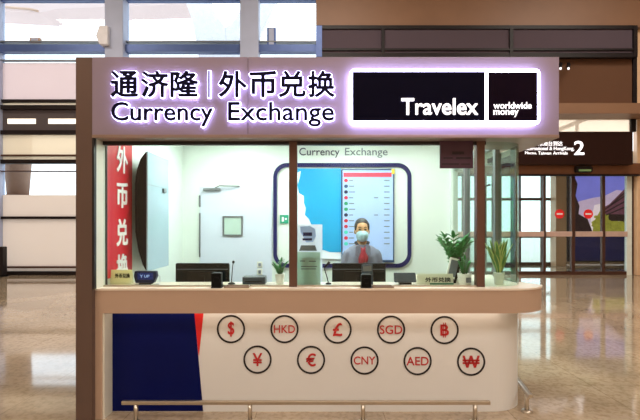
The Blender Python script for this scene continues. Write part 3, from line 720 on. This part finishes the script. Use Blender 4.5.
# ================================================================ THINGS ON THE COUNTER
def monitor(cx, D, label, extra=False):
    w, h = .475, .27; t = thing('monitor', (cx, D+.08, .75), label, 'monitor', 'monitors behind the glass')
    zt = Z(263.3, D); zb = zt-h
    MB().prism(rrect(cx-w/2, cx+w/2, zb, zt, .012), 'y', D, D+.03).build('back_shell', 'monitor_black', t, .004)
    MB().prism(rrect(cx-.13, cx+.13, zb+.05, zb+.2, .02), 'y', D-.018, D).build('back_bulge', 'black_plastic', t, .006)
    MB().box(cx-w/2+.008, cx+w/2-.008, D+.03, D+.034, zb+.012, zt-.008).build('display', 'screen_edge', t)
    MB().box(cx-.025, cx+.025, D-.03, D-.018, .76, zb+.16).build('neck', 'black_plastic', t)
    MB().prism(rrect(cx-.1, cx+.1, D-.04, D+.15, .03), 'z', .75, .762).build('foot', 'black_plastic', t)
    MB().box(cx-w/2+.01, cx+w/2-.01, D-.003, D, zt-.055, zt-.05).build('vent_line', 'ink_grey', t)
    return t
monitor(X(202.3, 4.12), 4.12, 'black monitor seen from behind, in front of white door')
monitor(X(359, 4.12), 4.12, 'black monitor seen from behind, in front of the masked person')
def intercom(px, py0, label):
    D = 3.605; cx = X(px, D)
    t = thing('intercom_speaker', (cx, D, 1.0), label, 'speaker', 'intercom speakers before the glass')
    w = 5*D/FPX
    MB().prism(rrect(cx-w, cx+w, 1.006, Z(py0, D), .012), 'y', D-.035, D+.035).build('housing', 'black_plastic', t, .006)
    MB().prism(rrect(cx-w*1.05, cx+w*1.05, D-.04, D+.04, .012), 'z', 1.0, 1.006).build('base', 'black_plastic', t)
    MB().ring(cx, (1.0+Z(py0, D))/2, .018, .026, D-.041, D-.034, 0, 24).build('speaker_ring', 'black_plastic', t)
intercom(217, 272.5, 'small black speaker block on counter before left monitor')
intercom(366, 274, 'small black speaker block on counter before the masked person')
q = thing('payment_reader', (X(367.5, 3.78), 3.79, 1.0), 'small grey card reader standing before the right monitor', 'reader')
MB().prism([(3.77, 1.0), (3.80, 1.0), (3.83, Z(264.5, 3.83)), (3.815, Z(264.5, 3.83))], 'x', X(362, 3.78), X(373, 3.78)).build('body', 'device_slate', q, .003)
MB().box(X(363.2, 3.78), X(371.8, 3.78), 3.80, 3.808, Z(271, 3.8), Z(266, 3.8)).build('screen', 'grey_metal', q)
def tray(p0, p1, label):
    D = 3.60; t = thing('cash_tray', (X((p0+p1)/2, D), D, 1.0), label, 'tray', 'cash trays on the counter')
    x0, x1 = X(p0, D), X(p1, D); q = MB()
    q.box(x0, x1, D-.05, D+.045, 1.0, 1.004); 
    q.build('tray_base', 'card_cream', t)
    q = MB(); frame_pts = ((x0, x1, D-.05, D-.042), (x0, x1, D+.037, D+.045), (x0, x0+.008, D-.042, D+.037), (x1-.008, x1, D-.042, D+.037))
    for f in frame_pts: q.box(*f, 1.004, 1.016)
    q.build('rim', 'fascia_trim', t)
tray(225, 250, 'flat pale cash tray on counter right of left speaker')
tray(371.8, 393, 'flat pale cash tray on counter below the right monitor')
# gooseneck microphone
D = 3.80
t = thing('gooseneck_microphone', (X(231.5, D), D, 1.0), 'thin black gooseneck microphone beside left monitor', 'microphone')
MB().lathe([(.03, 1.0), (.03, 1.008), (.012, 1.016)], X(231.5, D), D).build('base', 'black_plastic', t)
MB().tube([(X(231.5, D), D, 1.012), (X(232, D), D, Z(275, D)), (X(232.6, D), D, Z(266, D)), (X(233.3, D), D, Z(262.5, D))], .0035, 8).build('stalk', 'black_plastic', t)
MB().ell((X(233.4, D), D, Z(262, D)), (.011, .011, .013)).build('foam_tip', 'black_plastic', t)
t = thing('gooseneck_microphone', (X(328, D), D, 1.0), 'bent black microphone stalk beside grey acrylic stand', 'microphone')
MB().lathe([(.024, 1.0), (.024, 1.008), (.01, 1.014)], X(328.5, D), D).build('base', 'black_plastic', t)
MB().tube([(X(328.5, D), D, 1.01), (X(327, D), D, Z(277, D)), (X(324.5, D), D, Z(269, D)), (X(326, D), D, Z(264.5, D))], .004, 8).build('stalk', 'black_plastic', t)
MB().tube([(X(324.4, D), D, Z(267.5, D)), (X(329.6, D), D, Z(261.8, D))], [.007, .012], 10).build('foam_tip', 'black_plastic', t)
# small dark boxes
D = 3.84
t = thing('receipt_printer', (X(254.5, D), D, 1.0), 'low dark slate box on counter between microphone and small plant', 'printer')
MB().box(X(243.3, D), X(266, D), D-.05, D+.06, 1.0, Z(277, D-.05)).build('body', 'device_slate', t, .006)
MB().box(X(246, D), X(263, D), D-.053, D-.05, 1.018, 1.026).build('slot', 'black_plastic', t)
D = 3.80
t = thing('customer_display', (X(405, D), D, 1.0), 'dark slate display unit on small foot right of masked person', 'display')
MB().prism([(D-.02, 1.016), (D+.02, 1.016), (D+.045, Z(273, D)), (D+.015, Z(273, D))], 'x', X(394.3, D), X(416, D)).build('head', 'device_slate', t, .006)
MB().box(X(399, D), X(411, D), D-.03, D+.03, 1.0, 1.016).build('foot', 'black_plastic', t, .003)
t = thing('customer_display', (X(146.2, D), D, 1.0), 'navy display unit with blue digits on counter at left end', 'display')
MB().prism([(X(136.5, D), 1.012), (X(154.5, D), 1.012), (X(157.3, D), Z(276, D)), (X(156.5, D), Z(271, D)), (X(135.5, D), Z(271, D)), (X(134.6, D), Z(276, D))], 'y', D-.02, D+.03).build('head', 'device_navy', t, .004)
MB().box(X(138.5, D), X(154, D), D-.022, D-.02, Z(279.3, D), Z(272.6, D)).build('screen', 'screen_blue', t)
q = MB(); q.text('Y UP', X(141, D), X(150.5, D), Z(277.3, D), Z(274.5, D), D-.022, .002, 0, .001); q.build('digits', 'lcd_text', t)
MB().box(X(140, D), X(152, D), D-.03, D+.035, 1.0, 1.012).build('foot', 'black_plastic', t, .003)
tag(MB().tube([(X(155.5, D), D+.03, Z(274, D)), (X(158, D), D+.05, Z(277, D)), (X(159, D), D+.03, 1.012), (X(157, D), D-.01, 1.004), (X(161, D), D-.03, 1.004)], .004, 8).build('cable', 'white_print'), 'short white cable lying beside the navy display unit', 'cable')
# cards with brush writing
def card(p0, p1, y0, D, m, ink, label, body):
    t = thing('writing_card', (X((p0+p1)/2, D), D, 1.0), label, 'card')
    MB().prism([(D, 1.0), (D+.004, 1.0), (D+.02, Z(y0, D)), (D+.016, Z(y0, D))], 'x', X(p0, D), X(p1, D)).build('front_leaf', m, t)
    MB().prism([(D+.05, 1.0), (D+.054, 1.0), (D+.022, Z(y0, D)), (D+.018, Z(y0, D))], 'x', X(p0, D), X(p1, D)).build('rear_leaf', m, t)
    q = MB(); q.text(body, X(p0+(p1-p0)*.22, D), X(p0+(p1-p0)*.93, D), Z(y0+8.2, D), Z(y0+3.4, D), D+.006, .004, 0, .001)
    q.build('brush_writing', ink, t)
    return t
card(110, 131.2, 270, 3.79, 'card_leaf_yellow', 'ink', 'pale yellow card with black brush writing at foot of red strip', '外币兑换')
t = card(417.5, 453.5, 274, 3.78, 'card_leaf', 'ink', 'long white card with brush writing before the leaning tablet', '外币兑换')
MB().box(X(430, 3.775), X(453.5, 3.775), 3.772, 3.779, 1.0, 1.012).build('green_edge', 'green_edge', t)
# leaflet stand and acrylic box
D = 3.80
t = thing('leaflet_board', (X(310, D), D+.03, 1.0), 'white display board with purple logo behind grey acrylic stand', 'board')
MB().box(X(297.4, D), X(322.4, D), D+.03, D+.038, 1.012, Z(224.5, D+.03)).build('board', 'board_white', t)
MB().box(X(300, D), X(320, D), D+.01, D+.07, 1.0, 1.012).build('foot', 'acrylic_grey', t)
q = MB(); q.prism([(X(a, D), Z(b_, D)) for a, b_ in ((300, 226.5), (310, 225.8), (315, 229), (316, 236), (313, 242), (306, 242.5), (303.5, 237.5), (300.5, 232))], 'y', D+.028, D+.03, 0)
q.build('logo_shape', 'screen_pale', t)
MB().box(X(303, D), X(312, D), D+.025, D+.028, Z(236, D), Z(232.5, D)).build('logo_block', 'navy_frame', t)
MB().box(X(302.5, D), X(312, D), D+.025, D+.028, Z(240.5, D), Z(238.4, D)).build('logo_block', 'navy_frame', t)
MB().prism([(X(a, D), Z(b_, D)) for a, b_ in ((301, 245.5), (315, 245.5), (317, 251), (299, 251))], 'y', D+.028, D+.03).build('logo_base', 'ink_grey', t)
D = 3.76
t = thing('acrylic_stand', (X(309, D), D, 1.0), 'grey-green acrylic document stand beside brown middle post', 'stand')
MB().box(X(297.3, D), X(320.5, D), D, D+.006, 1.0, Z(252, D)).build('front_plate', 'acrylic_frost', t, .002)
MB().prism([(D+.006, Z(262, D)), (D+.006, Z(258, D)), (D+.05, 1.006), (D+.05, 1.0), (D+.03, 1.0)], 'x', X(302, D), X(316, D)).build('rear_brace', 'acrylic_frost', t)
for a, b_, y in ((300, 305, 260.5), (309, 316, 260.8), (301, 317, 266), (301, 316, 268.4)):
    MB().box(X(a, D), X(b_, D), D-.002, D, Z(y+1.0, D), Z(y, D)).build('print_line', 'grey_metal', t)
# leaning tablet
t = thing('tablet_stand', (X(453, 3.86), 3.86, 1.0), 'grey tablet leaning on dark stand before the bushy plant', 'tablet')
def slant(u, w, d=0):   # board plane: u along width, w along height
    a = Vector((X(446, 3.84), 3.84, 1.052)); ux = Vector((.115, .03, -.03)); uz = Vector((.048, .03, .165)); n = ux.cross(uz).normalized()
    return a + ux*u + uz*w + n*d
def slab(mb, u0, u1, w0, w1, d0, d1):
    vs = [slant(u, w, d) for d in (d0, d1) for w in (w0, w1) for u in (u0, u1)]
    return mb.add(vs, [(0, 2, 3, 1), (4, 5, 7, 6), (0, 1, 5, 4), (2, 6, 7, 3), (0, 4, 6, 2), (1, 3, 7, 5)])
slab(MB(), 0, 1, 0, 1, -.012, 0).build('case', 'pot_white', t)
slab(MB(), .1, .86, .1, .9, 0, .003).build('screen', 'ink_grey', t)
MB().prism([(X(452, 3.9), 1.0), (X(454.5, 3.9), 1.0), (X(461, 3.9), Z(258, 3.9)), (X(459.5, 3.9), Z(257, 3.9))], 'y', 3.86, 3.93).build('stand', 'black_plastic', t)

# ---------------------------------------------------------------- plants
def pot(t, cx, cy, z0, r, h, m='pot_white'):
    MB().lathe([(r*.72, z0), (r*.8, z0+.004), (r*.98, z0+h*.9), (r, z0+h), (r*.9, z0+h), (r*.88, z0+h*.88), (.001, z0+h*.88)], cx, cy, 24).build('pot', m, t)
    MB().lathe([(r*.86, z0+h*.85), (r*.86, z0+h*.89), (.002, z0+h*.9)], cx, cy, 16).build('soil', 'soil', t)
def leaf(mb, base, d, L, W, droop=.3, m=0, edge=None, fold=.25, n=7):
    base = Vector(base); d = Vector(d).normalized(); side = d.cross(Vector((0, 0, 1)))
    side = side.normalized() if side.length > .05 else Vector((math.cos(random.random()*6), math.sin(random.random()*6), 0))
    p = base.copy(); c = []; dd_ = d.copy()
    for i in range(n+1):
        c.append((p.copy(), dd_.copy())); dd_ = (dd_+Vector((0, 0, -droop/n))).normalized(); p = p+dd_*L/n
    cols = [-1, -.62, 0, .62, 1] if edge is not None else [-1, 0, 1]
    vs = []
    for i, (q_, t_) in enumerate(c):
        s_ = i/n; w = W*(math.sin(PI*min(1, .08+s_*.92))**.7)*(1 if s_ < .98 else .1)
        nn = side.cross(t_).normalized()
        for k in cols: vs.append(q_+side*k*w/2+nn*abs(k)*w*fold)
    m_ = len(cols); k0 = len(mb.v); mb.v += [tuple(v) for v in vs]
    for i in range(n):
        for k in range(m_-1):
            a = k0+i*m_+k; mb.f.append((a, a+1, a+m_+1, a+m_)); mb.sm.append(True)
            mb.m.append(edge if edge is not None and k in (0, m_-2) else m)
def pinnate(t, cx, cy, z0, hts, spread, leafL, stems):
    fo = MB(); st = MB()
    for i in range(stems):
        a = 2*PI*i/stems+random.uniform(-.3, .3); h = random.uniform(*hts); r = spread*random.uniform(.6, 1)
        pts = [Vector((cx+math.cos(a)*(.012+r*s**1.6), cy+math.sin(a)*(.012+r*.6*s**1.6), z0+h*(s-.12*s*s*s))) for s in [k/8 for k in range(9)]]
        st.tube(pts, [.005-.0004*k for k in range(9)], 6)
        for k in range(2, 9):
            d = (pts[k]-pts[k-1]).normalized()
            sd_ = d.cross(Vector((0, 0, 1))); sd_ = sd_.normalized() if sd_.length > .1 else Vector((1, 0, 0))
            for s in (-1, 1):
                leaf(fo, pts[k], d*.6+sd_*s*.9+Vector((0, 0, .25)), leafL*random.uniform(.8, 1.15), leafL*.4, .35)
        leaf(fo, pts[8], pts[8]-pts[7], leafL, leafL*.4, .2)
    fo.build('foliage', 'leaf_green', t); st.build('stems', 'stem_green', t)
cx, cy = X(455, 4.02), 4.02
t = thing('potted_plant', (cx, cy, 1.0), 'tall bushy green plant behind the leaning tablet', 'plant')
pot(t, cx, cy, 1.0, .05, .09); pinnate(t, cx, cy, 1.06, (.24, .36), .125, .08, 17)
cx, cy = X(464.5, 3.76), 3.76
t = thing('potted_plant', (cx, cy, 1.0), 'small sprig in white cup pot beside brown right post', 'plant')
pot(t, cx, cy, 1.0, .058, .092); pinnate(t, cx, cy, 1.06, (.10, .16), .035, .05, 4)
q = MB(); q.prism([(cx+.015+a*.02, 1.045+b_*.02) for a, b_ in ((-1, -1), (1, -1), (1, 1), (-1, 1))], 'y', cy-.062, cy-.052); q.build('sticker', 'ink_grey', t)
cx, cy = X(280, 3.84), 3.84
t = thing('potted_plant', (cx, cy, 1.0), 'small plant in white pot left of brown middle post', 'plant')
pot(t, cx, cy, 1.0, .04, .082); pinnate(t, cx, cy, 1.055, (.08, .15), .05, .045, 5)
cx, cy = X(499, 3.78), 3.78
t = thing('snake_plant', (cx, cy, 1.0), 'snake plant with yellow-edged leaves in white pot behind curved glass', 'plant')
pot(t, cx, cy, 1.0, .044, .10)
fo = MB()
for i in range(40):
    a = 2*PI*i*.382+random.uniform(-.15, .15); til = random.uniform(.15, .48) if i % 3 else .08
    leaf(fo, (cx+.02*math.cos(a), cy+.02*math.sin(a), 1.09), (math.cos(a)*til, math.sin(a)*til*.7, 1), random.uniform(.15, .29), .052, random.uniform(-.05, .25), 0, 1, .18, 8)
fo.build('foliage', ['leaf_dark', 'leaf_pale'], t)

# ================================================================ PERSON behind the right monitor
PX, PYY = X(362, 4.95), 4.95
pr = thing('person', (PX, PYY, 0), 'person in grey jacket, red scarf and pale blue face mask', 'person')
def W(x, y, z): return (PX+x, PYY+y, z)
def remeshed(mb, name, m, vox, parent, smooth=6):
    o = mb.build('tmp', m); 
    r = o.modifiers.new('r', 'REMESH'); r.mode = 'VOXEL'; r.voxel_size = vox
    s_ = o.modifiers.new('s', 'SMOOTH'); s_.factor = .5; s_.iterations = smooth
    bpy.context.view_layer.update()
    me = bpy.data.meshes.new_from_object(o.evaluated_get(bpy.context.evaluated_depsgraph_get()))
    me.transform(Matrix.Translation(o.location-wloc(parent))); me.name = name
    if not me.materials: me.materials.append(M[m])
    for p in me.polygons: p.use_smooth = True
    bpy.data.objects.remove(o)
    n = bpy.data.objects.new(name, me); C.objects.link(n); n.parent = parent
    return n
def loft(mb, rings, seg=24):
    vs = [W(rx*math.cos(2*PI*k/seg), cy+ry*math.sin(2*PI*k/seg), z) for z, rx, ry, cy in rings for k in range(seg)]
    n = len(rings)
    fs_ = [(i*seg+k, i*seg+(k+1) % seg, (i+1)*seg+(k+1) % seg, (i+1)*seg+k) for i in range(n-1) for k in range(seg)]
    fs_ += [tuple(range(seg))[::-1], tuple((n-1)*seg+k for k in range(seg))]
    mb.add(vs, fs_, 0, True)
b = MB()
hz = 1.42
b.ell(W(0, .01, hz+.015), (.073, .09, .10)); b.ell(W(0, -.02, hz-.045), (.056, .062, .07))
b.ell(W(0, -.082, hz-.02), (.012, .016, .02)); b.ell(W(0, -.072, hz-.055), (.03, .022, .02))
for s in (-1, 1): b.ell(W(s*.074, .015, hz-.01), (.012, .02, .03))
b.tube([W(0, .02, 1.22), W(0, .012, 1.38)], [.056, .05], 16)
loft(b, [(.78, .15, .11, 0), (.92, .135, .10, 0), (1.08, .14, .105, 0), (1.185, .15, .09, 0), (1.25, .09, .07, .01)])
for s in (-1, 1):
    b.tube([W(s*.135, 0, 1.185), W(s*.182, .02, .97)], [.05, .042], 12); b.ell(W(s*.182, .02, .97), (.043, .043, .043))
    b.tube([W(s*.182, .02, .97), W(s*.16, -.26, .815)], [.042, .028], 12)
    b.ell(W(s*.15, -.31, .795), (.04, .052, .02))
    for k, (dx, L) in enumerate(((-.03, .052), (-.01, .066), (.01, .062), (.03, .045))):
        x0 = s*.15+dx; b.tube([W(x0, -.34, .795), W(x0+dx*.2, -.34-L*.6, .792), W(x0+dx*.25, -.34-L, .774)], [.0095, .009, .008], 8)
    b.tube([W(s*.15-s*.03, -.29, .79), W(s*.15-s*.06, -.32, .785), W(s*.15-s*.066, -.35, .776)], [.012, .0105, .009], 8)
    b.tube([W(s*.085, 0, .82), W(s*.09, -.01, .46), W(s*.09, .01, .08)], [.08, .055, .036], 14)
    b.ell(W(s*.09, -.04, .04), (.035, .1, .036))
remeshed(b, 'body', 'skin', .0075, pr, 4)
# hair: cap swept back with a bun
b = MB(); b.ell(W(0, .03, hz+.028), (.080, .09, .094)); b.ell(W(0, .032, hz+.071), (.073, .090, .064)); b.ell(W(0, .105, hz+.03), (.04, .035, .04))
for s in (-1, 1): b.ell(W(s*.064, .008, hz+.04), (.018, .05, .05))
remeshed(b, 'hair', 'hair', .008, pr, 3)
for s in (-1, 1):
    q = MB(); q.ell(W(s*.03, -.076, hz+.012), (.014, .009, .0065), 0, 14, 8); q.build('eye', 'eye_dark', pr)
    q = MB(); q.tube([W(s*.014, -.083, hz+.032), W(s*.03, -.082, hz+.037), W(s*.047, -.068, hz+.031)], [.003, .004, .002], 6); q.build('eyebrow', 'hair', pr)
b = MB(); b.ell(W(0, -.03, hz-.055), (.067, .09, .066), 0, 28, 18, keep=lambda c: c.y < PYY-.032)
q = b.build('face_mask', 'mask_blue', pr); sol = q.modifiers.new('s', 'SOLIDIFY'); sol.thickness = .004
for s in (-1, 1):
    MB().tube([W(s*.062, -.036, hz-.03), W(s*.074, -.005, hz-.002), W(s*.078, .03, hz+.005)], .002, 6).build('ear_loop', 'white_print', q)
b = MB()
loft(b, [(.76, .19, .135, 0), (.92, .165, .12, 0), (1.06, .168, .125, 0), (1.15, .168, .118, 0), (1.2, .156, .10, .005), (1.24, .14, .085, .012), (1.27, .075, .07, .02)])
for s in (-1, 1):
    b.ell(W(s*.143, .0, 1.165), (.062, .062, .06))
    b.tube([W(s*.152, 0, 1.155), W(s*.188, .02, .97)], [.06, .054], 14); b.ell(W(s*.188, .02, .97), (.054, .054, .054))
    b.tube([W(s*.188, .02, .97), W(s*.17, -.23, .83)], [.054, .042], 14)
jk = remeshed(b, 'jacket', 'jacket_grey', .012, pr, 5)
for s in (-1, 1):
    q = MB(); q.prism([(PX+s*.03, 1.28), (PX+s*.075, 1.265), (PX+s*.085, 1.17), (PX+s*.05, 1.15), (PX+s*.03, 1.05), (PX+s*.01, 1.05)], 'y', PYY-.14, PYY-.10)
    q.build('lapel', 'jacket_grey', jk, .006)
    q = MB(); q.tube([W(s*.012, -.07, 1.215), W(s*.045, -.055, 1.262), W(s*.068, -.01, 1.292), W(s*.045, .05, 1.30)], [.014, .017, .015, .01], 10); q.build('collar', 'collar_dark', jk)
b = MB(); b.tube([W(-.06, -.03, 1.275), W(-.03, -.09, 1.235), W(0, -.115, 1.215), W(.03, -.09, 1.235), W(.06, -.03, 1.275)], [.014, .02, .024, .02, .014], 12)
b.ell(W(0, -.125, 1.205), (.03, .025, .03))
b.tube([W(-.006, -.135, 1.20), W(-.022, -.145, 1.13), W(-.026, -.148, 1.06)], [.018, .03, .022], 12)
b.tube([W(.008, -.135, 1.20), W(.03, -.145, 1.14), W(.026, -.148, 1.09)], [.016, .026, .018], 12)
remeshed(b, 'neck_scarf', 'scarf_red', .006, pr, 3)
b = MB(); loft(b, [(.72, .18, .125, 0), (.84, .17, .12, 0)])
for s in (-1, 1): b.tube([W(s*.088, 0, .78), W(s*.092, -.005, .46), W(s*.092, .012, .07)], [.1, .075, .058], 16)
remeshed(b, 'trousers', 'trouser_dark', .012, pr, 4)
for s in (-1, 1):
    b = MB(); b.ell(W(s*.09, -.045, .042), (.045, .125, .042)); b.build('shoe', 'shoe_black', pr)

# ================================================================ LIGHTS, WORLD, CAMERA
def area(name, loc, size, energy, col, rot=(0, 0, 0), sy=None):
    l = bpy.data.lights.new(name, 'AREA'); l.energy = energy; l.color = col; l.size = size
    if sy: l.shape = 'RECTANGLE'; l.size_y = sy
    o = bpy.data.objects.new(name, l); C.objects.link(o); o.location = loc; o.rotation_euler = rot
    return o
warm = (1.0, .90, .79)
for x in (-8, 0, 8):
    for y in (-3.5, 8.5):
        area('hall_lamp', (x, y, 8.9), 3.2, 330, warm)
area('hall_lamp', (3, 2.2, 8.9), 2.5, 260, warm)
w = bpy.data.worlds.new('World'); S.world = w; w.use_nodes = True
bg = w.node_tree.nodes['Background']; bg.inputs[0].default_value = (*lin((236, 244, 255)), 1); bg.inputs[1].default_value = 3.2
cam = bpy.data.cameras.new('Camera'); co = bpy.data.objects.new('Camera', cam); C.objects.link(co)
co.location = (0, 0, EYE); co.rotation_euler = (PI/2, 0, 0)
cam.sensor_fit = 'HORIZONTAL'; cam.sensor_width = 36; cam.lens = 36*FPX/640
cam.shift_y = (HOR-210)/640
cam.clip_end = 300
S.camera = co
S.view_settings.view_transform = 'Standard'; S.view_settings.look = 'None'
S.view_settings.exposure = 0.0; S.view_settings.gamma = 1.0; S.view_settings.use_curve_mapping = False
S.cycles.max_bounces = 12; S.cycles.transparent_max_bounces = 16
